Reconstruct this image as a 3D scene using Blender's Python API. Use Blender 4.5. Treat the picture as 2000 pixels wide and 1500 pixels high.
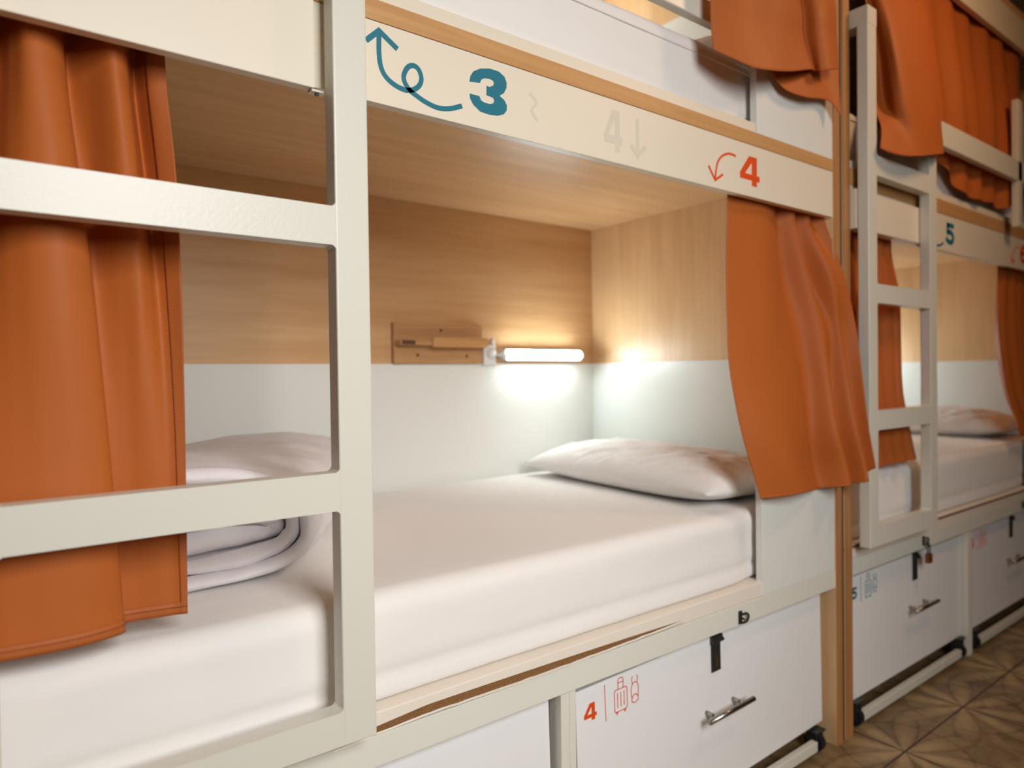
import bpy, bmesh, math, random
from mathutils import Vector, Matrix, noise
random.seed(7)
for o in list(bpy.data.objects): bpy.data.objects.remove(o)
SC = bpy.context.scene
COL = SC.collection

# ---------------------------------------------------------------- camera, light, exposure
CAM_H = 1.02
yaw, pitch, roll = math.radians(52.314), math.radians(-.802), math.radians(-.742)
fw = Vector((math.cos(yaw)*math.cos(pitch), math.sin(yaw)*math.cos(pitch), math.sin(pitch)))
rt = Vector((math.sin(yaw), -math.cos(yaw), 0)); up = rt.cross(fw)
rt2 = math.cos(roll)*rt + math.sin(roll)*up
up2 = -math.sin(roll)*rt + math.cos(roll)*up
cd = bpy.data.cameras.new('camera'); cam = bpy.data.objects.new('camera', cd); COL.objects.link(cam)
M = Matrix((rt2, up2, -fw)).transposed().to_4x4(); M.translation = (0, 0, CAM_H); cam.matrix_world = M
cd.sensor_width = 36; cd.lens = 1356.5/2000*36; cd.clip_start = .02
cd.dof.use_dof = True; cd.dof.focus_distance = 1.12; cd.dof.aperture_fstop = 2.6
SC.camera = cam

W = bpy.data.worlds.new('world'); SC.world = W; W.use_nodes = True
W.node_tree.nodes['Background'].inputs[0].default_value = (.9, .85, .8, 1)
W.node_tree.nodes['Background'].inputs[1].default_value = .3

def area(name, loc, target, size, power, color, sy=None):
    l = bpy.data.lights.new(name, 'AREA'); l.energy = power; l.color = color
    l.shape = 'RECTANGLE'; l.size = size; l.size_y = sy or size
    o = bpy.data.objects.new(name, l); COL.objects.link(o); o.location = loc
    o.rotation_euler = (Vector(target)-Vector(loc)).to_track_quat('-Z', 'Y').to_euler()
    return o
key = area('room_key_light', (.40, -1.25, 1.78), (.72, .95, .62), .9, 21.3, (1, .995, .98), 1.1)  # unseen key light on the camera side, spread narrowed to dim the far bunk
key.data.spread = math.radians(108)
area('aisle_ceiling_light', (2.35, .05, 2.45), (2.1, .95, 1.5), .28, 7.5, (1, .60, .32), .28)
SC.view_settings.view_transform = 'Standard'; SC.view_settings.look = 'None'
SC.view_settings.gamma = 1; SC.view_settings.use_curve_mapping = False
SC.view_settings.exposure = 0.0

# ---------------------------------------------------------------- materials
def srgb(r, g, b):
    f = lambda c: ((c/255+.055)/1.055)**2.4 if c > 10 else c/255/12.92
    return (f(r), f(g), f(b), 1)
def newmat(name):
    m = bpy.data.materials.new(name); m.use_nodes = True
    nt = m.node_tree; return m, nt, nt.nodes['Principled BSDF']
def link(nt, a, b): nt.links.new(a, b)
def plain(name, col, rough=.5, metal=0, bump=None, spec=.5, sheen=0, var=None):
    m, nt, p = newmat(name)
    p.inputs['Base Color'].default_value = col; p.inputs['Roughness'].default_value = rough
    p.inputs['Metallic'].default_value = metal; p.inputs['Specular IOR Level'].default_value = spec
    if sheen: p.inputs['Sheen Weight'].default_value = sheen; p.inputs['Sheen Roughness'].default_value = .4
    tc = nt.nodes.new('ShaderNodeTexCoord')
    n = nt.nodes.new('ShaderNodeTexNoise'); n.inputs['Scale'].default_value = (var or (6, .03))[0]; n.inputs['Detail'].default_value = 4
    link(nt, tc.outputs['Object'], n.inputs['Vector'])
    v = (var or (6, .03))[1]
    mix = nt.nodes.new('ShaderNodeMix'); mix.data_type = 'RGBA'
    mix.inputs[6].default_value = tuple(c*(1-v) for c in col[:3])+(1,)
    mix.inputs[7].default_value = tuple(min(1, c*(1+v)) for c in col[:3])+(1,)
    link(nt, n.outputs['Fac'], mix.inputs[0]); link(nt, mix.outputs[2], p.inputs['Base Color'])
    if bump:
        sc, st, di = bump
        n2 = nt.nodes.new('ShaderNodeTexNoise'); n2.inputs['Scale'].default_value = sc; n2.inputs['Detail'].default_value = 3
        b = nt.nodes.new('ShaderNodeBump'); b.inputs['Strength'].default_value = st; b.inputs['Distance'].default_value = di
        link(nt, tc.outputs['Object'], n2.inputs['Vector']); link(nt, n2.outputs['Fac'], b.inputs['Height']); link(nt, b.outputs[0], p.inputs['Normal'])
    return m
def wood(name, dark, light, scale, rough=.36, amt=1.0):
    m, nt, p = newmat(name)
    tc = nt.nodes.new('ShaderNodeTexCoord'); mp = nt.nodes.new('ShaderNodeMapping')
    mp.inputs['Scale'].default_value = scale
    n = nt.nodes.new('ShaderNodeTexNoise'); n.inputs['Scale'].default_value = 1; n.inputs['Detail'].default_value = 6; n.inputs['Roughness'].default_value = .62; n.inputs['Distortion'].default_value = .6
    n2 = nt.nodes.new('ShaderNodeTexNoise'); n2.inputs['Scale'].default_value = 4.2; n2.inputs['Detail'].default_value = 3
    link(nt, tc.outputs['Object'], mp.inputs[0]); link(nt, mp.outputs[0], n.inputs['Vector']); link(nt, mp.outputs[0], n2.inputs['Vector'])
    a = nt.nodes.new('ShaderNodeMath'); a.operation = 'MULTIPLY_ADD'; a.inputs[1].default_value = .35; link(nt, n2.outputs['Fac'], a.inputs[0]); link(nt, n.outputs['Fac'], a.inputs[2])
    cr = nt.nodes.new('ShaderNodeValToRGB'); cr.color_ramp.elements[0].position = .45; cr.color_ramp.elements[1].position = .9
    cr.color_ramp.elements[0].color = dark; cr.color_ramp.elements[1].color = light
    link(nt, a.outputs[0], cr.inputs[0]); link(nt, cr.outputs[0], p.inputs['Base Color'])
    p.inputs['Roughness'].default_value = rough
    return m
WD, WL = srgb(202, 156, 108), srgb(224, 184, 136)
M_WX = wood('oak_laminate_horizontal', WD, WL, (.9, 14, 14))
M_WZ = wood('oak_laminate_vertical', srgb(212, 168, 120), srgb(234, 198, 152), (12, 12, .7))
M_EDGE = wood('oak_edge_band', srgb(186, 136, 84), srgb(206, 158, 104), (2, 60, 60), .45)
M_EDGEV = wood('oak_edge_band_vertical', srgb(164, 112, 64), srgb(184, 132, 82), (60, 60, 2), .45)
M_WHITE = plain('white_laminate', srgb(230, 231, 225), .32, var=(3, .012))
M_FASC = plain('white_board', srgb(230, 219, 199), .42, var=(5, .015))
M_APRON = plain('white_painted_board', srgb(226, 224, 212), .42, var=(4, .015))
M_LIP = plain('cream_edge_board', srgb(236, 226, 212), .45, var=(5, .015))
M_METAL = plain('white_powder_coated_steel', srgb(219, 216, 203), .34, bump=(240, .22, .0008), var=(4, .012))
M_DRAWER = plain('white_drawer_front', srgb(240, 240, 240), .4, var=(3, .015))
M_SHEET = plain('white_cotton_sheet', srgb(238, 234, 230), .85, sheen=.15, bump=(26, .12, .004), var=(9, .012))
M_DUVET = plain('white_duvet_cotton', srgb(232, 227, 229), .8, sheen=.15, bump=(24, .6, .006), var=(12, .015))
M_PILLOW = plain('white_pillow_cotton', srgb(240, 237, 234), .75, sheen=.15, bump=(28, .35, .006), var=(10, .015))
M_CURT = plain('burnt_orange_fabric', srgb(180, 96, 40), .56, spec=.22, sheen=0, bump=(700, .06, .0006), var=(7, .03))
M_HEM = plain('burnt_orange_hem', srgb(173, 92, 39), .58, spec=.32, bump=(500, .08, .0006), var=(12, .04))
M_STITCH = plain('stitch_thread', srgb(122, 52, 20), .7)
M_TEAL = plain('teal_vinyl', srgb(8, 112, 132), .45)
M_ORANGE = plain('orange_vinyl', srgb(226, 78, 16), .45)
M_GHOST = plain('adhesive_residue', srgb(217, 207, 188), .7, var=(160, .06))
M_DARKMETAL = plain('dark_zinc', srgb(64, 66, 64), .45, metal=.6)
M_STEEL = plain('brushed_steel', srgb(170, 166, 160), .28, metal=1)
M_RUBBER = plain('black_rubber', srgb(28, 28, 32), .5)
M_SCREW_SHADE = plain('screw_head_and_recess_shade', srgb(86, 60, 40), .5)
M_PART = plain('particleboard', srgb(132, 92, 52), .9, bump=(300, .8, .003), var=(260, .55))
M_TAPE = plain('peeled_white_edge_tape', srgb(232, 226, 214), .5)
M_PLASTIC = plain('white_plastic', srgb(228, 228, 224), .35)
M_SHELFW = wood('shelf_oak_veneer', srgb(176, 130, 84), srgb(198, 152, 104), (2.5, 30, 30), .5)
M_WALL = plain('warm_painted_wall', srgb(206, 200, 190), .8)
M_CEIL = plain('painted_ceiling', srgb(206, 190, 170), .85)
M_BRASS = plain('brass_padlock', srgb(150, 90, 50), .4, metal=.7)
def emis(name, col, s):
    m, nt, p = newmat(name); p.inputs['Base Color'].default_value = (.9, .9, .9, 1)
    p.inputs['Emission Color'].default_value = col; p.inputs['Emission Strength'].default_value = s; return m
M_LED = emis('led_diffuser', (.85, .98, 1, 1), 58)

def floor_mat():
    m, nt, p = newmat('patterned_brown_floor_tile')
    N = nt.nodes.new; T = .395
    tc = N('ShaderNodeTexCoord'); sep = N('ShaderNodeSeparateXYZ'); link(nt, tc.outputs['Object'], sep.inputs[0])
    def mth(op, a, b=None, c=None):
        n = N('ShaderNodeMath'); n.operation = op
        for i, v in enumerate((a, b, c)):
            if v is None: continue
            if isinstance(v, (int, float)): n.inputs[i].default_value = v
            else: link(nt, v, n.inputs[i])
        return n.outputs[0]
    def cell(sock, off):
        f = mth('FRACT', mth('DIVIDE', mth('SUBTRACT', sock, off), T))
        return mth('SUBTRACT', mth('FRACT', mth('ADD', f, .5)), .5)          # -.5..+.5 about each tile corner
    u = cell(sep.outputs[0], 1.943); v = cell(sep.outputs[1], .822)
    r = mth('SQRT', mth('ADD', mth('MULTIPLY', u, u), mth('MULTIPLY', v, v)))
    th = mth('ARCTAN2', v, u)
    pet = mth('ABSOLUTE', mth('SINE', mth('MULTIPLY', th, 4)))               # petals radiating from the corners
    leaf = mth('SUBTRACT', pet, mth('MULTIPLY', r, 1.7))
    ring = mth('ABSOLUTE', mth('SUBTRACT', r, .40))
    ringm = mth('LESS_THAN', ring, .012)
    edge = mth('LESS_THAN', mth('ABSOLUTE', leaf), .07)
    nz = N('ShaderNodeTexNoise'); nz.inputs['Scale'].default_value = 11; nz.inputs['Detail'].default_value = 6; nz.inputs['Distortion'].default_value = 1.5; link(nt, tc.outputs['Object'], nz.inputs['Vector'])
    f = mth('ADD', mth('MULTIPLY', mth('SMOOTH_MIN', mth('SMOOTH_MAX', leaf, 0, .15), .6, .1), .55), mth('MULTIPLY', nz.outputs['Fac'], .8))
    f = mth('SUBTRACT', f, mth('MULTIPLY', mth('MAXIMUM', edge, ringm), .13))
    cr = N('ShaderNodeValToRGB'); e = cr.color_ramp.elements
    e[0].position = .15; e[0].color = srgb(96, 72, 46); e[1].position = .85; e[1].color = srgb(178, 150, 108)
    link(nt, f, cr.inputs[0])
    g = mth('LESS_THAN', mth('MINIMUM', mth('ABSOLUTE', u), mth('ABSOLUTE', v)), .0075)
    mx = N('ShaderNodeMix'); mx.data_type = 'RGBA'; link(nt, g, mx.inputs[0]); link(nt, cr.outputs[0], mx.inputs[6]); mx.inputs[7].default_value = srgb(70, 46, 30)
    link(nt, mx.outputs[2], p.inputs['Base Color']); p.inputs['Roughness'].default_value = .42
    b = N('ShaderNodeBump'); b.inputs['Strength'].default_value = .4; b.inputs['Distance'].default_value = .002; link(nt, mth('SUBTRACT', 1, g), b.inputs['Height']); link(nt, b.outputs[0], p.inputs['Normal'])
    return m
M_FLOOR = floor_mat()

# ---------------------------------------------------------------- object helpers
ORG = {}
def thing(name, label, cat, loc, group=None):
    o = bpy.data.objects.new(name, None); COL.objects.link(o); o.location = loc; o.empty_display_size = .05
    o['label'] = label; o['category'] = cat
    if group: o['group'] = group
    ORG[o.name] = Vector(loc); return o
def part(name, bm, mat, parent=None, label=None, smooth=False):
    """links a bmesh given in world coordinates as one mesh object, child of parent"""
    org = Vector((0, 0, 0))
    if parent is not None:
        org = ORG[parent.name]
    bmesh.ops.recalc_face_normals(bm, faces=bm.faces)
    bmesh.ops.translate(bm, verts=bm.verts, vec=-org)
    me = bpy.data.meshes.new(name); bm.to_mesh(me); bm.free(); me.materials.append(mat)
    if smooth:
        for f in me.polygons: f.use_smooth = True
    o = bpy.data.objects.new(name, me); COL.objects.link(o)
    if parent is not None: o.parent = parent
    ORG[o.name] = org
    if label: o['label'] = label
    return o
def solo(name, bm, mat, label, cat, group=None, smooth=False):
    """a thing that is one mesh: its origin goes to the middle of its base"""
    xs = [v.co for v in bm.verts]
    c = Vector(((min(v.x for v in xs)+max(v.x for v in xs))/2, (min(v.y for v in xs)+max(v.y for v in xs))/2, min(v.z for v in xs)))
    bmesh.ops.recalc_face_normals(bm, faces=bm.faces)
    bmesh.ops.translate(bm, verts=bm.verts, vec=-c)
    me = bpy.data.meshes.new(name); bm.to_mesh(me); bm.free(); me.materials.append(mat)
    if smooth:
        for f in me.polygons: f.use_smooth = True
    o = bpy.data.objects.new(name, me); COL.objects.link(o); o.location = c; ORG[o.name] = c.copy()
    o['label'] = label; o['category'] = cat
    if group: o['group'] = group
    return o
def struct(name, bm, mat):
    o = part(name, bm, mat); o['kind'] = 'structure'; return o
def box(bm, x0, x1, y0, y1, z0, z1, bev=.0, seg=2, rot=None):
    ret = bmesh.ops.create_cube(bm, size=1); vs = ret['verts']
    for v in vs:
        v.co = Vector((x0+(v.co.x+.5)*(x1-x0), y0+(v.co.y+.5)*(y1-y0), z0+(v.co.z+.5)*(z1-z0)))
    if rot:
        ang, axis, piv = rot
        bmesh.ops.rotate(bm, verts=vs, cent=piv, matrix=Matrix.Rotation(ang, 3, axis))
    if bev:
        es = list({e for v in vs for e in v.link_edges})
        bmesh.ops.bevel(bm, geom=es, offset=bev, segments=seg, affect='EDGES', profile=.6)
def nb(*a, **k):
    bm = bmesh.new(); box(bm, *a, **k); return bm
def cyl(bm, p0, p1, r, seg=20, r2=None):
    p0, p1 = Vector(p0), Vector(p1); d = p1-p0
    ret = bmesh.ops.create_cone(bm, cap_ends=True, segments=seg, radius1=r, radius2=r if r2 is None else r2, depth=d.length)
    q = d.to_track_quat('Z', 'Y').to_matrix()
    for v in ret['verts']: v.co = q @ v.co + (p0+p1)/2
def ncyl(*a, **k):
    bm = bmesh.new(); cyl(bm, *a, **k); return bm
def cat1(P, n, closed=False):
    """Catmull-Rom through points P (vectors), n samples per span"""
    P = [Vector(p) for p in P]; out = []; N_ = len(P)
    for i in range(N_-1):
        a = P[max(i-1, 0)]; b = P[i]; c = P[i+1]; d = P[min(i+2, N_-1)]
        for k in range(n):
            t = k/n
            out.append(.5*((2*b)+(c-a)*t+(2*a-5*b+4*c-d)*t*t+(3*b-a-3*c+d)*t**3))
    out.append(P[-1].copy()); return out
def ribbon(bm, pts, w, y, th=.0006, smooth=0):
    """flat stroke of width w on the plane y, given (x, z) points"""
    P = [Vector((a, b)) for a, b in pts]
    if smooth: P = [Vector(p[:2]) for p in cat1([(a, b, 0) for a, b in pts], smooth)]
    L, Rr = [], []
    for i, p in enumerate(P):
        a = P[max(i-1, 0)]; b = P[min(i+1, len(P)-1)]
        d1 = (p-a).normalized() if (p-a).length > 1e-9 else (b-p).normalized()
        d2 = (b-p).normalized() if (b-p).length > 1e-9 else d1
        t = (d1+d2).normalized(); n = Vector((-t.y, t.x)); k = min(1/max(n.dot(Vector((-d1.y, d1.x))), .35), 2)
        L.append(p+n*w/2*k); Rr.append(p-n*w/2*k)
    fr = [(bm.verts.new((q.x, y-th, q.y)), bm.verts.new((s.x, y-th, s.y)), bm.verts.new((q.x, y, q.y)), bm.verts.new((s.x, y, s.y))) for q, s in zip(L, Rr)]
    for a, b in zip(fr[:-1], fr[1:]):
        bm.faces.new((a[0], a[1], b[1], b[0])); bm.faces.new((a[0], b[0], b[2], a[2])); bm.faces.new((a[1], a[3], b[3], b[1]))
    for e in (fr[0], fr[-1]): bm.faces.new((e[0], e[1], e[3], e[2]))
def poly(bm, pts, y, th=.0006):
    f = bm.faces.new([bm.verts.new((a, y-th, b)) for a, b in pts])
    ret = bmesh.ops.extrude_face_region(bm, geom=[f])
    bmesh.ops.translate(bm, verts=[v for v in ret['geom'] if isinstance(v, bmesh.types.BMVert)], vec=(0, th, 0))
THREE=[(0.6533,1.5032),(0.6555,1.5131),(0.6618,1.5221),(0.6756,1.5301),(0.6946,1.5349),(0.7140,1.5347),(0.7257,1.5290),(0.7303,1.5197),(0.7298,1.5108),(0.7243,1.5008),(0.7146,1.4940),(0.7250,1.4888),(0.7301,1.4812),(0.7296,1.4724),(0.7237,1.4648),(0.7106,1.4595),(0.6934,1.4575),(0.6744,1.4585),(0.6601,1.4671),(0.6541,1.4759),(0.6534,1.4834),(0.6728,1.4836),(0.6760,1.4775),(0.6831,1.4751),(0.6937,1.4754),(0.7014,1.4782),(0.7036,1.4832),(0.7015,1.4875),(0.6939,1.4885),(0.6875,1.4887),(0.6878,1.5042),(0.6941,1.5040),(0.7019,1.5083),(0.7037,1.5132),(0.7007,1.5169),(0.6944,1.5177),(0.6838,1.5161),(0.6774,1.5125),(0.6740,1.5059)]
ARROW3=[(0.6377,1.4597),(0.6157,1.4505),(0.5925,1.4463),(0.5699,1.4500),(0.5516,1.4569),(0.5408,1.4623),(0.5321,1.4727),(0.5312,1.4835),(0.5378,1.4962),(0.5469,1.5017),(0.5560,1.4993),(0.5613,1.4895),(0.5612,1.4799),(0.5555,1.4705),(0.5445,1.4631),(0.5301,1.4607),(0.5126,1.4648),(0.4989,1.4738),(0.4916,1.4873),(0.4892,1.5081),(0.4898,1.5388)]
HEAD3=[(0.4683,1.5184),(0.4898,1.5388),(0.5205,1.5197)]
ARROW4=[(1.3913,1.5143),(1.3652,1.5153),(1.3394,1.5049),(1.3235,1.4887),(1.3169,1.4686),(1.3135,1.4471)]
HEAD4=[(1.2893,1.4752),(1.3135,1.4471),(1.3420,1.4644)]
def digit(bm, ch, x, z, w, h, y):
    T = lambda P: [(x+a*w, z+b*h) for a, b in P]
    if ch == '3':
        x0, z0 = .6533, 1.4575; P = [((a-x0)/.077*w+x, (b-z0)/.0774*h+z) for a, b in THREE]
        poly(bm, P, y)
    elif ch == '4':
        poly(bm, T([(.60, 0), (.60, 1), (.86, 1), (.86, 0)]), y)
        poly(bm, T([(0, .18), (0, .38), (.60, .38), (.60, .18)]), y)
        poly(bm, T([(.86, .18), (.86, .38), (1, .38), (1, .18)]), y)
        poly(bm, T([(0, .38), (.46, 1), (.60, 1), (.60, .80), (.25, .38)]), y)
    elif ch == '5':
        poly(bm, T([(.14, .78), (.14, 1), (.95, 1), (.95, .78)]), y)
        poly(bm, T([(.10, .48), (.14, 1), (.38, 1), (.34, .48)]), y)
        ribbon(bm, T([(.2, .52), (.5, .58), (.78, .50), (.87, .33), (.76, .16), (.5, .11), (.2, .17), (.06, .27)]), w*.24, y, smooth=5)
    elif ch == '6':
        ribbon(bm, T([(.86, .80), (.62, .9), (.36, .85), (.17, .65), (.13, .40), (.22, .18), (.5, .10), (.78, .18), (.87, .34), (.76, .5), (.5, .56), (.25, .47), (.15, .38)]), w*.24, y, smooth=5)

# ---------------------------------------------------------------- room shell
struct('floor', nb(-2.2, 6.2, -2.1, 2.1, -.06, 0), M_FLOOR)
struct('ceiling', nb(-2.2, 6.2, -2.1, 2.1, 2.75, 2.8), M_CEIL)
struct('wall_back', nb(-2.2, 6.2, 1.93, 2.1, 0, 2.75), M_WALL)
struct('wall_front', nb(-2.2, 6.2, -2.1, -2.0, 0, 2.75), M_WALL)
struct('wall_left', nb(-2.3, -2.2, -2.1, 2.1, 0, 2.75), M_WALL)
struct('wall_right', nb(6.2, 6.3, -2.1, 2.1, 0, 2.75), M_WALL)

# ---------------------------------------------------------------- bunk beds
YF = .950      # front plane of the beds
YB = 1.874     # inner face of the back panel
def bunk(dx, P, label):
    X = lambda v: v+dx
    b = thing('bunk_bed', label, 'bunk bed', (X(.92), 1.4, 0), 'bunk beds along the wall')
    part('side_panel', nb(X(P['left']-.036), X(P['left']), .948, 1.90, 0, 2.50, bev=.001), M_WZ, b)
    part('side_panel', nb(X(1.83), X(1.862), .948, 1.90, 0, 2.50, bev=.001), M_WZ, b)
    part('panel_edge', nb(X(1.83), X(1.862), .9472, .9482, 0, 2.50), M_EDGEV, b)
    part('panel_edge', nb(X(P['left']-.036), X(P['left']), .9472, .9482, 0, 2.50), M_EDGEV, b)
    part('back_panel', nb(X(P['left']), X(1.83), YB, 1.895, .05, 2.46), M_WX, b)
    zl, zd0, zd1, zf = P['lip'], P['deck0'], P['deck1'], P['fascia']
    # white laminate on the lower part of each sleeping space
    for z0, z1 in ((zl, 1.056), (zd1, 2.172)):
        bm = nb(X(P['left']+.003), X(1.827), YB-.003, YB-.0002, z0, z1)
        box(bm, X(1.827), X(1.8298), .969, YB-.0002, z0, z1); box(bm, X(P['left']+.0002), X(P['left']+.003), .969, YB-.0002, z0, z1)
        part('white_wall_panel', bm, M_WHITE, b)
    # bed bases
    part('bed_base', nb(X(P['left']+.001), X(1.829), .952, YB-.001, P['apron1'], zl, bev=.002), M_LIP, b)
    part('bed_base', nb(X(P['left']+.001), X(1.829), .951, YB-.001, zd0, zd1), M_WX, b)
    part('base_edge', nb(X(P['left']+.001), X(1.829), .9485, .9512, zd0, zd1, bev=.0008), M_EDGE, b)
    part('upper_lip', nb(X(P['left']+.001), X(1.477), .953, .965, zd1+.0002, zd1+.024, bev=.001), M_FASC, b)
    part('top_deck', nb(X(P['left']+.001), X(1.829), .951, YB-.001, 2.405, 2.435), M_WX, b)
    part('fascia', nb(X(P['left']+.001), X(1.829), .950, .968, zf, zd0-.0004, bev=.001), M_FASC, b)
    part('fascia', nb(X(P['left']+.001), X(1.829), .950, .968, 2.285, 2.4045, bev=.001), M_FASC, b)
    part('fascia_overlay_board', nb(X(P['left']+.001), X(P['ovx']), .932, .9495, P['ov0'], P['ov1'], bev=.0015), M_FASC, b)
    bm = nb(X(P['ovx']-.004), X(P['ovx']+.016), .934, .948, P['ov0']-.0035, P['ov0']-.0008)
    br = part('bracket', bm, M_METAL, b)
    part('screw', ncyl((X(P['ovx']+.006), .941, P['ov0']-.006), (X(P['ovx']+.006), .941, P['ov0']-.003), .003, seg=10), M_DARKMETAL, br)
    # curtain rails
    for z in (zf+.045, 2.33): part('curtain_rail', ncyl((X(P['left']), .985, z), (X(1.829), .985, z), .006), M_STEEL, b, smooth=True)
    # apron and end boards
    part('apron', nb(X(P['left']+.001), X(P.get('apx', 1.843)), .950, .968, P['apron0'], P['apron1']-.0006, bev=.0012), M_APRON, b)
    part('end_board', nb(X(1.487), X(1.828 if dx else 1.829), .950, .968, P['apron1']+.0, P['endtop'], bev=.0012), M_WHITE, b)
    part('end_board', nb(X(1.477), X(1.829), .950, .968, zd1+.0005, zd1+.318, bev=.0012), M_WHITE, b)
    po = part('support_post', nb(X(.843), X(.880), .956, .99, 0, P['apron0']-.0005, bev=.001), M_APRON, b)
    part('post_seam', nb(X(.8630), X(.8638), .9552, .9565, 0, P['apron0']-.001), M_GHOST, po)
    # ladder, hung on the front of the bed
    L = thing('ladder', P['ladder_label'], 'ladder', (X((P['lx0']+P['lx1'])/2), .915, P['rungs'][0][0]), 'white steel bunk ladders')
    for x0, x1, zt in ((P['lx0'], P['lx0']+.05, P['handle']-.048), (P['lx1']-.05, P['lx1'], 1.675)):
        part('upright', nb(X(x0), X(x1), .900, .930, P['rungs'][0][0], zt, bev=.0028, seg=3), M_METAL, L)
    for i, (z0, z1) in enumerate(P['rungs']):
        part('rung', rung_mesh(X(P['lx0']+.049), X(P['lx1']-.049), z0, z1, i == 0), M_METAL, L)
    part('handle', nb(X(P['lx0']-.001), X(P['lx0']+.051), .899, 1.02, P['handle']-.050, P['handle'], bev=.003, seg=3), M_METAL, L)
    # guard rail
    g = P['guard']
    gr = part('guard_rail', nb(X(g[0]), X(g[1]), g[2], g[2]+.022, g[3], g[4], bev=.003), M_METAL, b)
    part('rail_post', nb(X(g[5]), X(g[5]+.045), g[2]+.0, g[2]+.022, zd1-.03, g[6], bev=.003), M_METAL, gr)
    return b
def rung_mesh(x0, x1, z0, z1, bottom):
    # square tube with small weld fillets where it meets the uprights
    f = .006
    pts = [(x0, z1+f), (x0+f*.4, z1+f*.4), (x0+f, z1), (x1-f, z1), (x1-f*.4, z1+f*.4), (x1, z1+f)]
    pts += [(x1, z0), (x0, z0)] if bottom else [(x1, z0-f), (x1-f*.4, z0-f*.4), (x1-f, z0), (x0+f, z0), (x0+f*.4, z0-f*.4), (x0, z0-f)]
    bm = bmesh.new(); fc = bm.faces.new([bm.verts.new((a, .9004, b)) for a, b in pts])
    ret = bmesh.ops.extrude_face_region(bm, geom=[fc])
    bmesh.ops.translate(bm, verts=[v for v in ret['geom'] if isinstance(v, bmesh.types.BMVert)], vec=(0, .0292, 0))
    es = [e for e in bm.edges if abs(e.verts[0].co.y-e.verts[1].co.y) < 1e-5 and abs(e.verts[0].co.x-e.verts[1].co.x) > .05]
    bmesh.ops.bevel(bm, geom=es, offset=.0025, segments=3, affect='EDGES', profile=.6)
    return bm
M_GAP = plain('painted_gap_shade', srgb(62, 40, 26), .8)
P1 = dict(lip=.513, deck0=1.552, deck1=1.584, fascia=1.430, ovx=.381, ov0=1.421, ov1=1.560, apron0=.431, apron1=.480, endtop=.803,
          lx0=-.036, lx1=.444, rungs=[(.508, .556), (.835, .888), (1.200, 1.253), (1.565, 1.617)], handle=1.99,
          guard=(.38, 1.50, .944, 1.787, 1.835, .385, 1.835), ladder_label='near white steel ladder at the left, in front of the near bunk', left=-.060)
P2 = dict(lip=.530, deck0=1.532, deck1=1.578, fascia=1.411, ovx=.409, ov0=1.409, ov1=1.518, apron0=.446, apron1=.494, endtop=.78,
          lx0=.0005, lx1=.444, rungs=[(.530, .585), (.852, .906), (1.204, 1.257), (1.555, 1.610)], handle=2.008,
          guard=(.475, 1.80, .895, 1.716, 1.792, 1.16, 2.02), apx=1.829, ladder_label='far white steel ladder in front of the bunk marked 5', left=-.006)
DX = 1.924
B1 = bunk(0, P1, 'near white and oak bunk bed marked with a big teal 3 and an orange 4')
B2 = bunk(DX, P2, 'far white and oak bunk bed marked 5, at the right end of the row')

part('panel_gap_shade', nb(1.8622, 1.8818, .9535, .975, 0, 2.48), M_GAP, B2, 'shaded gap between the two oak side panels, painted as a dark strip')  # dark strip stands in for the shade in the gap between the beds
# writing on the fascia boards
yf = .9499
bm = bmesh.new(); digit(bm, '3', .6533, 1.4575, .077, .0774, yf); part('number_sign', bm, M_TEAL, B1, 'teal number 3')
bm = bmesh.new(); ribbon(bm, ARROW3, .0078, yf, smooth=6); ribbon(bm, HEAD3, .0082, yf-.0002); part('arrow_sign', bm, M_TEAL, B1, 'teal looping arrow pointing up')
bm = bmesh.new(); digit(bm, '4', 1.4078, 1.456, .0785, .068, yf); part('number_sign', bm, M_ORANGE, B1, 'orange number 4')
bm = bmesh.new(); ribbon(bm, ARROW4, .0052, yf, smooth=6); ribbon(bm, HEAD4, .0055, yf-.0002); part('arrow_sign', bm, M_ORANGE, B1, 'orange arrow pointing down')
bm = bmesh.new()
digit(bm, '4', .966, 1.452, .050, .080, yf+.0003); part('number_ghost', bm, M_GHOST, B1, 'faint grey ghost of a removed number'); bm = bmesh.new(); ribbon(bm, [(1.060, 1.528), (1.060, 1.456)], .009, yf+.0003); ribbon(bm, [(1.040, 1.474), (1.060, 1.454), (1.083, 1.477)], .009, yf+.0001); part('arrow_ghost', bm, M_GHOST, B1, 'faint grey ghost of a removed arrow'); bm = bmesh.new()
ribbon(bm, [(.782, 1.515), (.797, 1.50), (.785, 1.485), (.80, 1.47)], .006, yf+.0003, smooth=3)
part('adhesive_residue', bm, M_GHOST, B1, 'faint grey glue trace beside the teal 3')
bm = bmesh.new(); digit(bm, '5', .655+DX-.012, 1.437, .072, .072, yf); part('number_sign', bm, M_TEAL, B2, 'teal number 5')
bm = bmesh.new(); ribbon(bm, [(a+DX-.012, b-.022) for a, b in ARROW3], .0078, yf, smooth=4); ribbon(bm, [(a+DX-.012, b-.022) for a, b in HEAD3], .0082, yf-.0002); part('arrow_sign', bm, M_TEAL, B2)
bm = bmesh.new(); digit(bm, '6', 1.365+DX, 1.437, .075, .072, yf); part('number_sign', bm, M_ORANGE, B2, 'orange number 6')
bm = bmesh.new(); ribbon(bm, [(a-.035+DX, b-.020) for a, b in ARROW4], .0052, yf, smooth=6); ribbon(bm, [(a-.035+DX, b-.020) for a, b in HEAD4], .0055, yf-.0002); part('arrow_sign', bm, M_ORANGE, B2)

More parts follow.
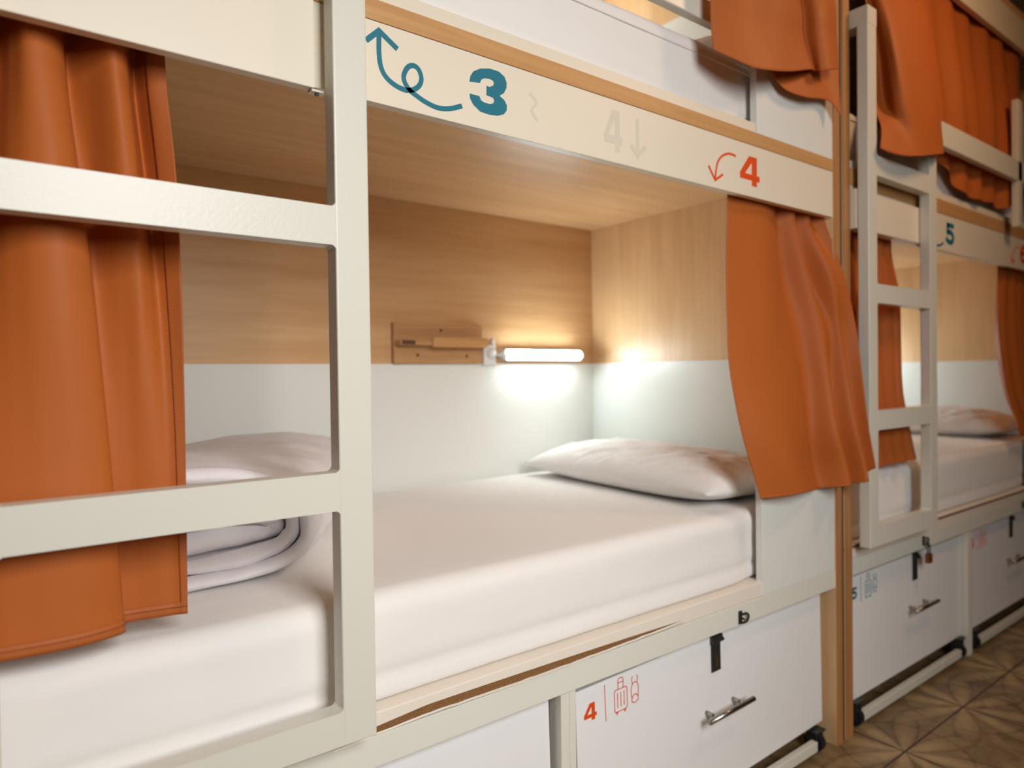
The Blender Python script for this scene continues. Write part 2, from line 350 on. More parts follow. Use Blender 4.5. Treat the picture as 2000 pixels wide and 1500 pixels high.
# torn edge tape showing particleboard on the front of the lower bed base
bm = bmesh.new()
up_e, lo_e = [], []
for i in range(49):
    t = i/48; x = .40+t*.79
    w = .0150*math.sin(math.pi*min(1, (t*.85+.15)))**.8*(1-.25*t)+.0012*noise.noise(Vector((x*40, 0, 0)))
    zt = .4985-.012*(1-min(1, t*5))-.010*t*t
    up_e.append((x, zt)); lo_e.append((x, zt-max(w, .0004)-.002*noise.noise(Vector((x*22, 3, 0)))*(1-t)))
poly(bm, up_e+lo_e[::-1], .9519, .0012); part('exposed_particleboard', bm, M_PART, B1, 'brown particleboard bared by torn edge tape')
bm = bmesh.new()
vs = []
for i, ((x, z), (_, zt)) in enumerate(zip(lo_e, up_e)):
    c = .004*math.sin(math.pi*i/48)
    vs.append([bm.verts.new(p) for p in ((x, .9500, z+.001), (x, .9490-c, z-.0008), (x, .9515, .4806))])
for a, c in zip(vs[:-1], vs[1:]):
    for k in range(2): bm.faces.new((a[k], a[k+1], c[k+1], c[k]))
part('peeling_edge_tape', bm, M_TAPE, B1, 'white edge tape curling away')
bm = bmesh.new()
box(bm, 1.30+DX-1.0-.35, 1.475+DX, .9508, .9522, .5215, .5295); part('exposed_particleboard', bm, M_PART, B2)

def staple(b, x, z, yy=.9497):
    bm = nb(x, x+.012, yy-.003, yy, z-.014, z+.016, bev=.0008)
    for k in range(10):
        a0, a1 = math.pi*(-.5+k/10), math.pi*(-.5+(k+1)/10)
        c = (x+.016, z)
        cyl(bm, (c[0]+.013*math.cos(a0), yy-.008, c[1]+.010*math.sin(a0)), (c[0]+.013*math.cos(a1), yy-.008, c[1]+.010*math.sin(a1)), .0028, seg=8)
    cyl(bm, (x+.006, yy-.008, z-.010), (x+.018, yy-.008, z-.010), .0028, seg=8); cyl(bm, (x+.006, yy-.008, z+.010), (x+.018, yy-.008, z+.010), .0028, seg=8)
    cyl(bm, (x+.006, yy, z), (x+.006, yy-.012, z), .003, seg=8)
    part('lock_staple', bm, M_DARKMETAL, b)
staple(B1, 1.386, .449); staple(B2, 2.375, .472); staple(B2, 3.30, .472)

# ---------------------------------------------------------------- rolling drawers
def drawer(x0, x1, z0, z1, ch, mat, label, tilt, icon=True):
    cx = (x0+x1)/2; t = thing('storage_drawer', label, 'drawer', (cx, 1.35, 0), 'wheeled under-bed drawers')
    YD = .975; piv = Vector((cx, YD, (z0+z1)/2)); r = (tilt, 'Y', piv)
    part('front_panel', nb(x0, x1, YD, YD+.018, z0, z1, bev=.0015, rot=r), M_DRAWER, t)
    bm = bmesh.new()
    for a in ((x0+.012, x0+.028), (x1-.028, x1-.012)): box(bm, a[0], a[1], YD+.018, 1.80, z0+.01, z1-.03, rot=r)
    box(bm, x0+.012, x1-.012, 1.78, 1.80, z0+.01, z1-.03, rot=r); box(bm, x0+.012, x1-.012, YD+.018, 1.80, z0+.005, z0+.02, rot=r)
    part('drawer_box', bm, M_WHITE, t)
    part('base_rail', nb(x0+.05, x1-.06, YD-.022, YD-.004, .014, .040, bev=.002), M_METAL, t)
    rot = Matrix.Rotation(tilt, 3, 'Y')
    def R(bm):
        bmesh.ops.rotate(bm, verts=bm.verts, cent=piv, matrix=rot); return bm
    y = YD-.0002; m = mat
    if icon:
        bm = bmesh.new(); digit(bm, ch, x0+.020, z1-.066, .034, .034, y); part('number_sign', R(bm), m, t, ('orange' if ch in '46' else 'teal')+' number '+ch)
        bm = bmesh.new(); ribbon(bm, [(x0+.077, z1-.008), (x0+.079, z1-.082)], .0014, y); part('divider_line', R(bm), m, t)
        bm = bmesh.new(); w = .0016
        def RC(p): ribbon(bm, [(x0+a, z1+b) for a, b in p], w, y)
        RC([(.107, -.029), (.138, -.029), (.141, -.033), (.141, -.070), (.138, -.074), (.107, -.074), (.104, -.070), (.104, -.033), (.107, -.029), (.109, -.029)])
        for k in (.113, .1225, .132): RC([(k, -.036), (k, -.066)])
        RC([(.115, -.029), (.115, -.010), (.118, -.007), (.127, -.007), (.130, -.010), (.130, -.029)]); RC([(.115, -.016), (.130, -.016)])
        for k in (.111, .134): RC([(k-.003, -.076), (k+.003, -.076)]); RC([(k-.002, -.079), (k+.002, -.079)])
        part('suitcase_icon', R(bm), m, t)
        bm = bmesh.new()
        RC([(.155, -.068), (.153, -.040), (.157, -.031), (.164, -.028), (.171, -.031), (.175, -.040), (.173, -.068), (.164, -.071), (.155, -.068), (.1548, -.066)])
        RC([(.157, -.031), (.155, -.020), (.158, -.015)]); RC([(.171, -.031), (.173, -.020), (.170, -.015)]); RC([(.156, -.060), (.160, -.054), (.168, -.054), (.173, -.060)])
        part('backpack_icon', R(bm), m, t)
    hx = x0+.375*1.0; hz = z0+.190
    bm = bmesh.new(); cyl(bm, (hx-.008, YD-.032, hz), (hx+.160, YD-.032, hz), .0062)
    h = part('handle', R(bm), M_STEEL, t, smooth=True)
    for k in (.022, .122): part('standoff', R(ncyl((hx+k, YD-.030, hz), (hx+k, YD, hz), .0052)), M_STEEL, h, smooth=True)
    sx = x0+.418
    bm = nb(sx, sx+.032, YD-.004, YD, z1-.085, z1+.010, bev=.0008); box(bm, sx-.003, sx+.035, YD-.009, YD-.001, z1-.012, z1-.001, bev=.001)
    cyl(bm, (sx-.004, YD-.007, z1-.014), (sx+.038, YD-.007, z1-.014), .0042, seg=12)
    hs = part('hasp', R(bm), M_DARKMETAL, t)
    part('slot', R(nb(sx+.012, sx+.020, YD-.0046, YD-.0038, z1-.075, z1-.048)), M_STEEL, hs)
    for wx in (x0+.035, x1-.035):
        for wy in (YD+.0, 1.74):
            bm = nb(wx-.022, wx+.022, wy-.018, wy+.022, z0-.004, z0+.001); box(bm, wx-.016, wx-.011, wy-.014, wy+.016, .018, z0); box(bm, wx+.011, wx+.016, wy-.014, wy+.016, .018, z0)
            c = part('caster', bm, M_DARKMETAL, t)
            wm = ncyl((wx-.009, wy, .0262), (wx+.009, wy, .0262), .026, seg=28); part('wheel', wm, M_RUBBER, c, smooth=False)
    return t
drawer(-.045, .833, .062, .419, '3', M_TEAL, 'plain white rolling drawer at the bottom edge, left of the drawer marked 4', math.radians(-1.2))
drawer(.901, 1.800, .058, .419, '4', M_ORANGE, 'white rolling drawer marked with orange 4, suitcase and backpack', math.radians(-1.3))
drawer(1.945, 2.760, .072, .428, '5', M_TEAL, 'white rolling drawer marked with a teal 5 under the far bunk', 0)
drawer(2.822, 3.735, .072, .430, '6', M_ORANGE, 'farthest white rolling drawer with orange marks, at the right edge', 0)
# padlock on the hasp of drawer 5
pl = thing('padlock', 'small dark padlock hanging from the hasp above the drawer marked 5', 'padlock', (2.392, .938, .40))
part('padlock_body', nb(2.378, 2.406, .930, .944, .402, .432, bev=.003), M_BRASS, pl)
bm = bmesh.new(); pts = [(2.383, .937, .430), (2.383, .937, .452), (2.387, .937, .461), (2.392, .937, .463), (2.397, .937, .461), (2.401, .937, .452), (2.401, .937, .430)]
for a, b in zip(pts[:-1], pts[1:]): cyl(bm, a, b, .0024, seg=8)
part('shackle', bm, M_DARKMETAL, pl, smooth=True)

# ---------------------------------------------------------------- mattresses
DX = 1.924
def mattress(x0, x1, y0, y1, z0, z1, label, seam, seed, bulge=None):
    bm = bmesh.new(); r = .034; prof = []
    def arc(cy, cz, a0, a1, rr=r, n=7):
        for k in range(n):
            a = math.radians(a0+(a1-a0)*k/(n-1)); prof.append((cy+rr*math.cos(a), cz+rr*math.sin(a)))
    arc(y0+.014, z0+.014, 270, 180, .014, 5)
    prof.append((y0+.0005, z0+.030)); prof.append((y0+.0045, z0+.038)); prof.append((y0+.001, z0+.050))
    for k in range(1, 8): prof.append((y0, z0+.05+(z1-r-z0-.05)*k/8))
    arc(y0+r, z1-r, 180, 90); 
    for k in range(1, 22): prof.append((y0+r+(y1-y0-2*r)*k/22, z1))
    arc(y1-r, z1-r, 90, 0); arc(y1-.014, z0+.014, 0, -90, .014, 4)
    n = 90; rings = []; cy, cz = (y0+y1)/2, (z0+z1)/2
    for i in range(n+9):
        if i < 4: d = (4-i)/4
        elif i > n+4: d = (i-n-4)/4
        else: d = 0
        ins = r*(1-math.sqrt(max(0, 1-d*d)))
        t = min(max((i-4)/n, 0), 1); x = x0+r*(1-d) if i < 4 else (x1-r*(1-d) if i > n+4 else x0+r+(x1-x0-2*r)*t)
        ring = []
        for (y, z) in prof:
            y2 = min(max(y, y0+ins), y1-ins); z2 = min(max(z, z0), z1-ins)
            nz = noise.noise(Vector((x*3.1+seed, y2*3.3, z2*9)))*.0022+noise.noise(Vector((x*9+seed, y2*7, z2*26)))*.0010
            front = 1 if y2 < y0+.02 else 0
            top = 1 if z2 > z1-.012 else 0
            yy = y2-nz*front*1.2
            if bulge and y2 < y0+.08: yy += bulge*(1/(1+math.exp(-(x-1.452-(DX if x0 > 1 else 0))*90)))*(1 if y2 < y0+.05 else .5)
            ring.append(bm.verts.new((x, yy, z2+nz*top*1.3)))
        rings.append(ring)
    for a, b in zip(rings[:-1], rings[1:]):
        for k in range(len(prof)): bm.faces.new((a[k], a[(k+1) % len(prof)], b[(k+1) % len(prof)], b[k]))
    bm.faces.new(rings[0]); bm.faces.new(rings[-1][::-1])
    t = solo('mattress', bm, M_SHEET, label, 'mattress', 'mattresses in white fitted sheets', smooth=True)
    if seam:
        b2 = bmesh.new(); cyl(b2, (x0+.04, y0-.0006, seam), (x1-.02, y0-.0006, seam), .0022, seg=8); part('sheet_seam', b2, M_SHEET, t, smooth=True)
    return t
mattress(-.05, 1.812, .972, 1.860, .5145, .684, 'white sheeted mattress on the near lower bunk, below the orange 4', None, 1.3, .012)
mattress(-.05, 1.812, .976, 1.860, 1.5855, 1.772, 'white sheeted mattress on the near upper bunk, above the big teal 3', 1.731, 7.7, .010)
mattress(DX+.02, DX+1.812, .974, 1.860, .5315, .722, 'white sheeted mattress on the far lower bunk, below the 5', None, 4.1, .012)
mattress(DX+.02, DX+1.812, .976, 1.860, 1.5795, 1.765, 'white sheeted mattress on the far upper bunk, hidden behind the large orange curtain', 1.73, 9.2)

# ---------------------------------------------------------------- pillows
def pillow(cx, cy, z0, ang, label, seed, hx=.188, hy=.395, h=.122):
    bm = bmesh.new(); n, m = 60, 110; G = {}
    ca, sa = math.cos(ang), math.sin(ang)
    for side in (1, -1):
        for i in range(n+1):
            for j in range(m+1):
                s, t = -1+2*i/n, -1+2*j/m
                edge = (i in (0, n) or j in (0, m))
                if side < 0 and edge: G[(side, i, j)] = G[(1, i, j)]; continue
                px = s*hx*(1-.10*(1-abs(s)**2)*0-.07*(1-t*t)*0-.05*(1-abs(t))**1.0*abs(s)**3)*(1+.05*abs(t)**6)
                py = t*hy*(1-.05*(1-abs(s))*abs(t)**3)
                f = ((1-abs(s)**2.6)*(1-abs(t)**3.6))**.55
                rid = 1-abs(noise.noise(Vector((s*2.2+seed, t*11+s*9, side))))*2; wr = noise.noise(Vector((s*5+seed, t*9, side)))*.007*f + (rid-.6)*.010*max(0, -s)**.7*(1-abs(s)**8)*(1-abs(t)**8)+(rid-.6)*.004*f
                if side > 0: z = z0+.040+(h-.040)*f+wr
                else: z = z0+.040-.0395*min(1, f*1.25)
                X_, Y_ = px*ca-py*sa+cx, px*sa+py*ca+cy
                G[(side, i, j)] = bm.verts.new((X_, Y_, z))
    for side in (1, -1):
        for i in range(n):
            for j in range(m):
                try: bm.faces.new((G[(side, i, j)], G[(side, i+1, j)], G[(side, i+1, j+1)], G[(side, i, j+1)]))
                except ValueError: pass
    return solo('pillow', bm, M_PILLOW, label, 'pillow', 'white bed pillows', smooth=True)
pillow(1.600, 1.395, .6855, math.radians(-5), 'white pillow on the near lower bunk beside the orange curtain', 2.0)
pillow(1.590, 1.40, 1.7735, math.radians(3), 'white pillow on the near upper bunk, mostly hidden at the top edge', 5.0)
pillow(DX+1.600, 1.42, .7235, math.radians(2), 'white pillow on the far lower bunk below the 5', 8.0, h=.125)

# ---------------------------------------------------------------- rolled duvet
def duvet():
    # a duvet folded and rolled: one long puffy sheet wound into a flattened spiral, lying askew on the bed
    org = Vector((.200, 1.150, .6855)); ang = math.atan2(.66, .40)
    ax = Vector((math.cos(ang), math.sin(ang), 0)); sd = Vector((1, -.12, 0)).normalized()
    A, Bz = .250, .100; turns = 3.1; n = 340; Lr = .74; ms = 54
    TH = turns*2*math.pi; start = math.radians(150)
    def sp(f):
        th = start-TH*(1-f); d = (1-f)*Bz*.94; a_, b_ = A-d, Bz-d
        c, s_ = math.cos(th), math.sin(th)
        return a_*math.copysign(abs(c)**.80, c), b_*math.copysign(abs(s_)**.74, s_)
    bm = bmesh.new(); rings = []
    for j in range(ms+1):
        v = j/ms; e = min(v, 1-v)*Lr
        pin = 1-.75*max(0, 1-e/.020)**2
        outer, inner = [], []
        for i in range(n+1):
            f = i/n; x, z = sp(f); x0, z0 = sp(max(f-.004, 0)); x1, z1 = sp(min(f+.004, 1))
            tx, tz = x1-x0, z1-z0; L = math.hypot(tx, tz) or 1; nx, nz = tz/L, -tx/L
            if nx*x+nz*z < 0: nx, nz = -nx, -nz
            endt = min(1, i/7+.15)*min(1, (n-i)/9+.15)
            th = .0205*pin*endt*(1+.55*noise.noise(Vector((f*34, v*9, 0))))
            w = .012*noise.noise(Vector((f*13, v*5, 5)))+.0045*noise.noise(Vector((f*60, v*16, 2)))
            yo = (.030*(1-f)+.014*noise.noise(Vector((f*8, 0, 9))))*max(0, 1-v*5)
            c = org+Vector((0, 0, Bz-.012))+ax*(v*Lr+yo)+sd*(x+nx*w)+Vector((0, 0, z+nz*w))
            d = sd*nx+Vector((0, 0, nz))
            o_, i_ = c+d*th*.55, c-d*th*.85
            o_.z = max(o_.z, org.z+.0015); i_.z = max(i_.z, org.z+.004)
            outer.append(o_); inner.append(i_)
        rings.append([bm.verts.new(p) for p in outer+inner[::-1]])
    K = len(rings[0])
    for a, b in zip(rings[:-1], rings[1:]):
        for k in range(K): bm.faces.new((a[k], a[(k+1) % K], b[(k+1) % K], b[k]))
    for rg, s_ in ((rings[0], 1), (rings[-1], -1)):
        for k in range(K//2-1):
            q = (rg[k], rg[k+1], rg[K-2-k], rg[K-1-k]); bm.faces.new(q if s_ > 0 else q[::-1])
    solo('rolled_duvet', bm, M_DUVET, 'thick white duvet rolled up on the near lower bunk behind the white ladder', 'duvet', smooth=True)
duvet()

# ---------------------------------------------------------------- reading lamps, shelves, sockets
def fittings(dx, zo, ws, ls, ss):
    Y = YB-.0031; x = lambda v: v+dx; z = lambda v: v+zo
    lamp = thing('reading_lamp', ls, 'lamp', (x(1.556), Y, z(1.085)), 'lit tube reading lamps')
    part('lamp_housing', nb(x(1.392), x(1.742), Y-.034, Y+.0025, z(1.0665), z(1.1035), bev=.004), M_PLASTIC, lamp)
    bm = bmesh.new(); cyl(bm, (x(1.398), Y-.034, z(1.085)), (x(1.728), Y-.034, z(1.085)), .0165, seg=24)
    part('lamp_tube', bm, M_LED, lamp, 'glowing white tube', smooth=True)
    bm = bmesh.new(); bmesh.ops.create_uvsphere(bm, u_segments=20, v_segments=10, radius=.0168, matrix=Matrix.Translation((x(1.728), Y-.034, z(1.085)))); part('end_cap', bm, M_PLASTIC, lamp, smooth=True)
    part('lamp_joint', ncyl((x(1.376), Y-.030, z(1.085)), (x(1.398), Y-.032, z(1.084)), .005, r2=.0165), M_PLASTIC, lamp, smooth=True)
    part('lamp_stem', ncyl((x(1.372), Y+.001, z(1.085)), (x(1.378), Y-.034, z(1.085)), .006), M_PLASTIC, lamp, smooth=True)
    if ws is None: return
    so = thing('wall_socket', ss, 'socket', (x(1.35), Y, z(1.09)))
    part('socket_plate', nb(x(1.318), x(1.368), Y-.016, Y+.0025, z(1.050), z(1.118), bev=.003), M_PLASTIC, so)
    part('socket_ring', ncyl((x(1.347), Y-.026, z(1.090)), (x(1.347), Y-.015, z(1.090)), .017, seg=24), M_PLASTIC, so, smooth=True)
    part('switch_knob', ncyl((x(1.350), Y-.022, z(1.118)), (x(1.350), Y-.022, z(1.140)), .007), M_PLASTIC, so, smooth=True)
    sh = thing('bedside_shelf', ws, 'shelf', (x(1.15), Y, z(1.06)))
    part('back_board', nb(x(.990), x(1.312), Y-.016, Y+.0025, z(1.0565), z(1.180), bev=.0015), M_SHELFW, sh)
    part('ledge', nb(x(.992), x(1.312), Y-.055, Y-.0155, z(1.112), z(1.126), bev=.001), M_SHELFW, sh)
    part('ledge_lip', nb(x(1.10), x(1.300), Y-.061, Y-.0545, z(1.106), z(1.136), bev=.001), M_EDGE, sh)
    part('ledge_recess_shade', nb(x(.996), x(1.040), Y-.0565, Y-.054, z(1.113), z(1.125)), M_SCREW_SHADE, sh)  # dark patch painted for the shade in the ledge's recess
    for a, b in ((1.07, 1.082), (1.25, 1.080), (1.155, 1.160)):
        part('screw', ncyl((x(a), Y-.0185, z(b)), (x(a), Y-.0155, z(b)), .0045, seg=12), M_SCREW_SHADE, sh)
fittings(0, 0, 'small oak shelf on the back wall of the near lower bunk', 'glowing white tube lamp on the back wall of the near lower bunk', 'white wall socket between shelf and lamp in the near lower bunk')
fittings(0, 1.1165, None, 'lit tube lamp inside the near upper bunk, above the teal 3', None)
fittings(DX, .01, None, 'lit tube lamp in the far lower bunk below the 5', None)

# ---------------------------------------------------------------- curtains
def surf(G, ns, nt_):
    rows = [cat1(r, ns) for r in G]; cols = len(rows[0])
    C = [cat1([rows[k][c] for k in range(len(rows))], nt_) for c in range(cols)]
    return C                                                        # C[column][row]
def sheet(C, c0=0, c1=None, r0=0, r1=None, off=0.0):
    bm = bmesh.new(); c1 = len(C)-1 if c1 is None else c1; r1 = len(C[0])-1 if r1 is None else r1
    V = {}
    for i in range(c0, c1+1):
        for j in range(r0, r1+1):
            p = C[i][j].copy()
            if off:
                a = C[min(i+1, len(C)-1)][j]-C[max(i-1, 0)][j]; b = C[i][min(j+1, len(C[0])-1)]-C[i][max(j-1, 0)]
                nrm = b.cross(a); nrm = nrm.normalized() if nrm.length > 1e-12 else Vector((0, -1, 0))
                p += nrm*off
            V[i, j] = bm.verts.new(p)
    for i in range(c0, c1):
        for j in range(r0, r1): bm.faces.new((V[i, j], V[i, j+1], V[i+1, j+1], V[i+1, j]))
    return bm
def solid(o, th=.0014):
    m = o.modifiers.new('thickness', 'SOLIDIFY'); m.thickness = th; m.offset = 0
def curtain(G, label, ns=7, nt_=12, hem=.035, side=None, stitch=False):
    C = surf(G, ns, nt_); zmin = min(p.z for c in C for p in c)
    cx = sum(c[0].x for c in C)/len(C); cyy = sum(c[0].y for c in C)/len(C)
    t = thing('curtain', label, 'curtain', (cx, cyy, zmin), 'burnt orange bunk curtains')
    solid(part('cloth', sheet(C), M_CURT, t, smooth=True))
    L = (C[0][0]-C[0][-1]).length; nr = len(C[0]); k = max(1, int(nr*hem/L))
    if hem:
        h = part('bottom_hem', sheet(C, r0=nr-1-k, off=.0012), M_HEM, t, smooth=True); solid(h, .0008)
    sd = None
    if side:
        sd = part('side_hem', sheet(C, c0=len(C)-1-side, r0=int(nr*.10), off=.0013), M_HEM, t, smooth=True); solid(sd, .0008)
    if stitch:
        bm = bmesh.new()
        def run(path):
            path = [Vector(p) for p in path]; acc = 0
            for a, b in zip(path[:-1], path[1:]):
                n_ = max(1, int((b-a).length/.0034))
                for q in range(n_):
                    p, r_ = a.lerp(b, q/n_), a.lerp(b, (q+.55)/n_)
                    if (r_-p).length > 1e-6: cyl(bm, p, r_, .0005, seg=5)
        def pt(i, j, off=.0022):
            a = C[min(i+1, len(C)-1)][j]-C[max(i-1, 0)][j]; b = C[i][min(j+1, nr-1)]-C[i][max(j-1, 0)]
            nrm = b.cross(a); nrm = nrm.normalized() if nrm.length > 1e-12 else Vector((0, -1, 0))
            return C[i][j]+nrm*off
        if side:
            run([pt(len(C)-side, j) for j in range(int(nr*.10), nr-k)])
            part('stitching', bm, M_STITCH, sd); bm = bmesh.new()
        run([pt(i, nr-k) for i in range(0, len(C))])
        part('stitching', bm, M_STITCH, h)
    return t
# near left curtain, behind the ladder
def rowz(z, pts): return [(x, y, z) for x, y in pts]
G1_ = [
 rowz(1.475, [(-.078,.992),(-.055,.975),(-.022,.985),(.020,1.004),(.040,.990),(.052,.978),(.072,.977),(.086,.984),(.094,.998),(.112,.992),(.135,.978),(.152,.981),(.162,.992),(.171,.998),(.181,.990),(.201,.986)]),
 rowz(1.40, [(-.078,.992),(-.055,.972),(-.022,.984),(.022,1.008),(.040,.988),(.053,.975),(.074,.975),(.090,.984),(.096,1.001),(.114,.992),(.138,.975),(.155,.980),(.164,.996),(.172,1.004),(.184,.990),(.203,.985)]),
 rowz(1.28, [(-.078,.992),(-.055,.970),(-.022,.982),(.014,.998),(.036,.980),(.055,.970),(.080,.968),(.100,.978),(.100,.998),(.118,1.000),(.145,.982),(.163,.982),(.173,.993),(.182,1.004),(.195,.992),(.212,.984)]),
 rowz(1.14, [(-.078,.990),(-.055,.968),(-.022,.976),(.010,.984),(.034,.972),(.058,.962),(.086,.960),(.112,.970),(.108,.992),(.122,1.002),(.148,.992),(.166,.986),(.178,.990),(.190,.998),(.202,.992),(.2155,.984)]),
 rowz(.98, [(-.078,.988),(-.055,.966),(-.020,.968),(.008,.970),(.036,.962),(.062,.955),(.094,.953),(.123,.963),(.116,.988),(.128,1.000),(.150,.998),(.168,.992),(.182,.990),(.196,.992),(.206,.988),(.2165,.983)]),
 rowz(.84, [(-.078,.986),(-.055,.962),(-.018,.960),(.010,.956),(.038,.950),(.066,.945),(.100,.945),(.131,.957),(.124,.984),(.134,.998),(.154,.997),(.170,.993),(.184,.990),(.198,.989),(.207,.985),(.2160,.982)]),
 rowz(.712, [(-.078,.984),(-.055,.960),(-.018,.952),(.012,.946),(.040,.942),(.070,.940),(.106,.943),(.1375,.957),(.130,.982),(.138,.994),(.156,.994),(.172,.991),(.186,.988),(.199,.986),(.208,.983),(.2150,.981)]),
]
G1 = [[(x, .985+(y-.985)*(1.0+.75*max(0, min(1, (z-.95)/.3))), z) for x, y, z in rw] for rw in G1_]
curtain(G1, 'burnt orange curtain at the left edge, hanging behind the white ladder', ns=9, nt_=16, hem=.024, side=10, stitch=True)
GR2=[
 [(1.408,0.985,1.470),(1.470,0.983,1.470),(1.546,0.982,1.470),(1.618,0.990,1.470),(1.646,1.000,1.470),(1.679,0.982,1.470),(1.722,1.000,1.470),(1.750,0.980,1.470),(1.790,0.998,1.470),(1.822,0.984,1.470)],
 [(1.407,0.985,1.388),(1.468,0.982,1.389),(1.547,0.980,1.393),(1.618,0.990,1.399),(1.652,1.000,1.403),(1.691,0.980,1.395),(1.734,0.997,1.400),(1.765,0.975,1.392),(1.800,0.985,1.394),(1.826,0.958,1.385)],
 [(1.398,0.980,1.266),(1.462,0.975,1.265),(1.543,0.972,1.265),(1.621,0.985,1.268),(1.676,0.995,1.271),(1.717,0.970,1.265),(1.765,0.978,1.269),(1.792,0.945,1.263),(1.828,0.938,1.263),(1.862,0.934,1.259)],
 [(1.389,0.972,1.146),(1.451,0.965,1.142),(1.534,0.960,1.141),(1.627,0.970,1.140),(1.697,0.972,1.139),(1.740,0.945,1.134),(1.795,0.944,1.134),(1.818,0.932,1.130),(1.856,0.937,1.128),(1.888,0.923,1.123)],
 [(1.382,0.960,1.026),(1.442,0.950,1.020),(1.526,0.945,1.016),(1.635,0.950,1.012),(1.708,0.955,1.009),(1.746,0.930,1.003),(1.800,0.940,0.999),(1.829,0.920,0.996),(1.872,0.928,0.993),(1.892,0.910,0.988)],
 [(1.398,0.940,0.885),(1.453,0.925,0.880),(1.531,0.920,0.875),(1.649,0.932,0.867),(1.707,0.938,0.863),(1.741,0.910,0.866),(1.802,0.925,0.864),(1.828,0.900,0.867),(1.874,0.910,0.866),(1.887,0.893,0.869)],
 [(1.428,0.930,0.788),(1.489,0.915,0.786),(1.558,0.910,0.784),(1.676,0.930,0.775),(1.723,0.935,0.773),(1.760,0.900,0.782),(1.820,0.915,0.779),(1.838,0.888,0.787),(1.878,0.898,0.788),(1.890,0.882,0.795)],
 [(1.451,0.925,0.721),(1.516,0.912,0.721),(1.583,0.905,0.724),(1.682,0.920,0.717),(1.729,0.925,0.714),(1.772,0.893,0.723),(1.828,0.910,0.717),(1.843,0.880,0.727),(1.880,0.893,0.736),(1.893,0.877,0.758)],
]
GR2 = [[(x, max(.9765, .986+(y-.986)*1.5) if k < 2 and y > .97 else y, z) for x, y, z in rw] for k, rw in enumerate(GR2)]
def deepen(rows, k):
    # deeper pleats: push each fold away from the sheet's own middle surface
    out = []
    for i, rw in enumerate(rows):
        n_ = len(rw); y0, y1 = rw[0][1], rw[-1][1]; o = []
        for j, (x, y, z) in enumerate(rw):
            m = sum(rw[q][1] for q in range(max(0, j-1), min(n_, j+2)))/(min(n_, j+2)-max(0, j-1))
            y2 = m+(y-m)*k if i > 1 else y
            if x > 1.82 and z < 1.3: y2 = min(y2, .944)
            o.append((x, y2, z))
        out.append(o)
    return out
GR2 = deepen(GR2, 1.9)
curtain(GR2, 'burnt orange curtain draped over the end board of the near lower bunk', ns=9, nt_=12, hem=.022)
GR5=[
 [(1.300,.986,2.345),(1.345,.978,2.345),(1.400,.986,2.345),(1.452,.978,2.345),(1.510,.986,2.345),(1.560,.996,2.345),(1.605,.990,2.345),(1.660,.978,2.345),(1.720,.986,2.345),(1.808,.978,2.345)],
 [(1.265,.970,2.130),(1.315,.960,2.130),(1.380,.957,2.130),(1.450,.957,2.130),(1.515,.962,2.130),(1.590,.975,2.130),(1.630,.980,2.130),(1.662,.957,2.130),(1.715,.955,2.130),(1.800,.962,2.130)],
 [(1.248,0.915,1.890),(1.292,0.900,1.890),(1.352,0.890,1.895),(1.448,0.900,1.905),(1.520,0.905,1.912),(1.611,0.922,1.929),(1.647,0.932,1.940),(1.658,0.905,1.935),(1.703,0.900,1.947),(1.778,0.915,1.970)],
 [(1.250,0.912,1.765),(1.291,0.895,1.765),(1.352,0.885,1.770),(1.439,0.890,1.790),(1.528,0.900,1.813),(1.622,0.918,1.840),(1.660,0.930,1.852),(1.667,0.900,1.850),(1.707,0.895,1.862),(1.777,0.910,1.880)],
 [(1.256,0.910,1.705),(1.301,0.892,1.691),(1.358,0.880,1.683),(1.426,0.875,1.692),(1.517,0.885,1.717),(1.632,0.900,1.756),(1.682,0.920,1.772),(1.681,0.900,1.765),(1.707,0.890,1.771),(1.767,0.900,1.792)],
]
C5 = curtain(GR5, 'burnt orange curtain gathered at the right end of the near upper bunk', ns=9, nt_=12, hem=.018)
GR5B=[
 [(1.511,0.938,1.870),(1.609,0.942,1.880),(1.696,0.938,1.885),(1.780,0.942,1.900),(1.822,0.934,1.905)],
 [(1.513,0.935,1.757),(1.600,0.940,1.772),(1.686,0.935,1.783),(1.770,0.940,1.800),(1.817,0.926,1.800)],
 [(1.520,0.930,1.721),(1.562,0.925,1.698),(1.646,0.920,1.698),(1.762,0.925,1.718),(1.806,0.915,1.686)],
]
o = part('folded_layer', sheet(surf(GR5B, 8, 12)), M_CURT, C5, 'back layer of the curtain showing below the front fold', smooth=True); solid(o)
# far lower bunk, left curtain behind its ladder
def pleats(x0, x1, n, ya, amp, z, j=0.0, ph=0):
    out = []
    for i in range(n):
        t = i/(n-1); out.append((x0+(x1-x0)*t+j*math.sin(i*2.3+ph), ya+amp*(1 if i % 2 else -1)*(.7+.3*math.sin(i*1.7+ph)), z))
    return out
G3 = [pleats(1.93, 2.275, 12, .987, .007, 1.455, .003), pleats(1.93, 2.27, 12, .986, .010, 1.38, .004), pleats(1.93, 2.325, 12, .984, .014, 1.25, .006, .2),
      pleats(1.93, 2.325, 12, .980, .014, 1.10, .006, .3), pleats(1.94, 2.30, 12, .965, .012, .95, .006, .4), pleats(1.955, 2.325, 12, .953, .008, .80, .006, .5), pleats(1.965, 2.345, 12, .950, .007, .737, .006, .5)]
curtain(G3, 'burnt orange curtain behind the ladder of the far lower bunk', ns=6, nt_=8, hem=.02)
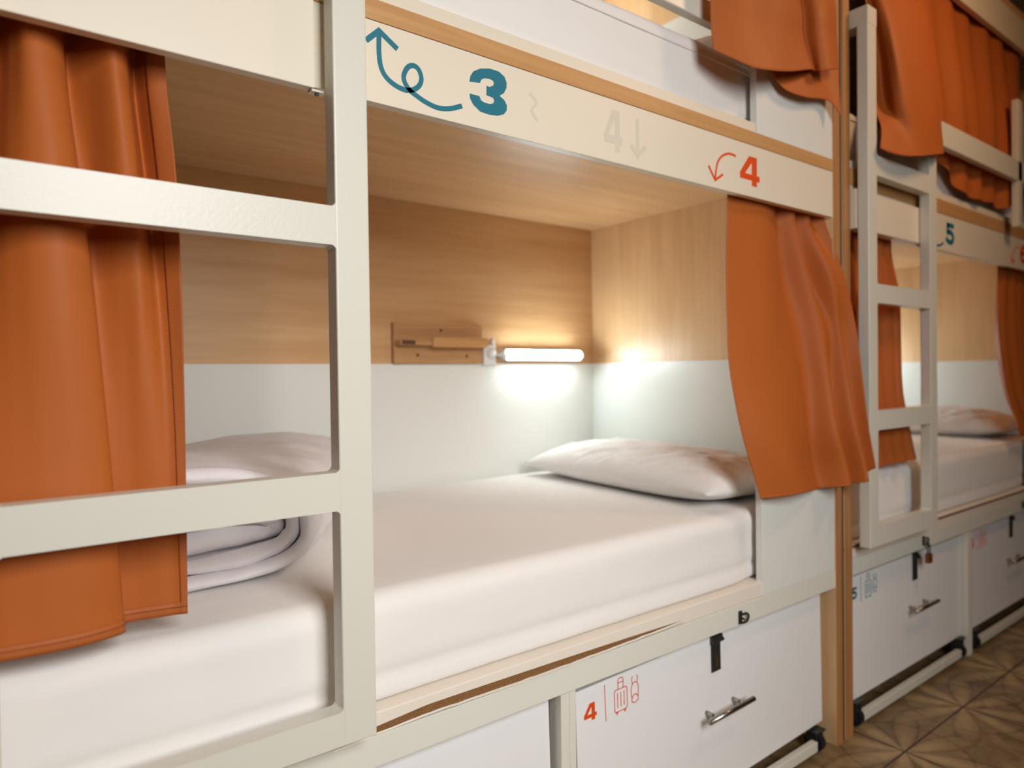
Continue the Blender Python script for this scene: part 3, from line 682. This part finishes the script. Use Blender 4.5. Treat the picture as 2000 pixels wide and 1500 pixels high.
G4 = [pleats(3.14, 3.73, 14, .987, .008, 1.455, .003), pleats(3.14, 3.73, 14, .986, .012, 1.36, .004), pleats(3.12, 3.73, 14, .982, .016, 1.15, .006, .2),
      pleats(3.145, 3.73, 14, .962, .014, .93, .006, .4), pleats(3.19, 3.73, 14, .936, .008, .80, .006, .5), pleats(3.205, 3.73, 14, .934, .007, .750, .006, .5)]
curtain(G4, 'burnt orange curtain at the right edge, on the far lower bunk beside the 6', ns=6, nt_=8, hem=.02)
# far upper bunk: one wide curtain, its left part thrown over the ladder
A6 = [
 [(1.945,.984,2.345),(1.975,.992,2.345),(2.000,.980,2.345),(2.040,.990,2.345),(2.110,.980,2.345),(2.190,.990,2.345),(2.270,.981,2.345)],
 [(2.010,.950,2.090),(2.035,.948,2.090),(2.030,.925,2.085),(2.064,.912,2.085),(2.160,.905,2.110),(2.260,.915,2.130),(2.345,.925,2.140)],
 [(2.035,.940,1.930),(2.070,.938,1.930),(2.055,.905,1.925),(2.067,.885,1.920),(2.176,.880,1.947),(2.285,.890,1.960),(2.365,.912,1.975)],
 [(2.030,.935,1.778),(2.090,.930,1.788),(2.068,.892,1.780),(2.090,.868,1.775),(2.174,.865,1.788),(2.290,.872,1.820),(2.378,.900,1.840)],
 [(1.994,.898,1.690),(2.050,.895,1.715),(2.080,.880,1.700),(2.110,.862,1.690),(2.164,.855,1.688),(2.262,.860,1.700),(2.372,.885,1.730)],
 [(1.960,.885,1.622),(1.990,.872,1.612),(2.044,.860,1.610),(2.117,.850,1.620),(2.186,.850,1.635),(2.290,.858,1.660),(2.362,.880,1.680)],
]
zb = [1.700, 1.690, 1.672, 1.640, 1.618, 1.612, 1.612, 1.618, 1.622, 1.612, 1.618, 1.64, 1.675, 1.70]
xb = [2.425, 2.49, 2.55, 2.62, 2.68, 2.75, 2.82, 2.88, 2.95, 3.01, 3.08, 3.15, 3.22, 3.27]
G6 = []
for k, (zr, ym, am) in enumerate(((2.345, .986, .007), (2.12, .968, .016), (1.95, .950, .018), (1.82, .942, .014), (1.74, .941, .012), (None, .938, .012))):
    row = list(A6[k])
    for i, x in enumerate(xb):
        t = k/5; xt = 2.33+(3.42-2.33)*i/13
        row.append((xt*(1-t)+x*t, ym+am*(1 if i % 2 else -1)*(.6+.4*math.sin(i*1.9+.4*k)), zr if zr else zb[i]))
    G6.append(row)
curtain(G6, 'wide burnt orange curtain closing the far upper bunk, thrown over the ladder', ns=6, nt_=10, hem=.02)
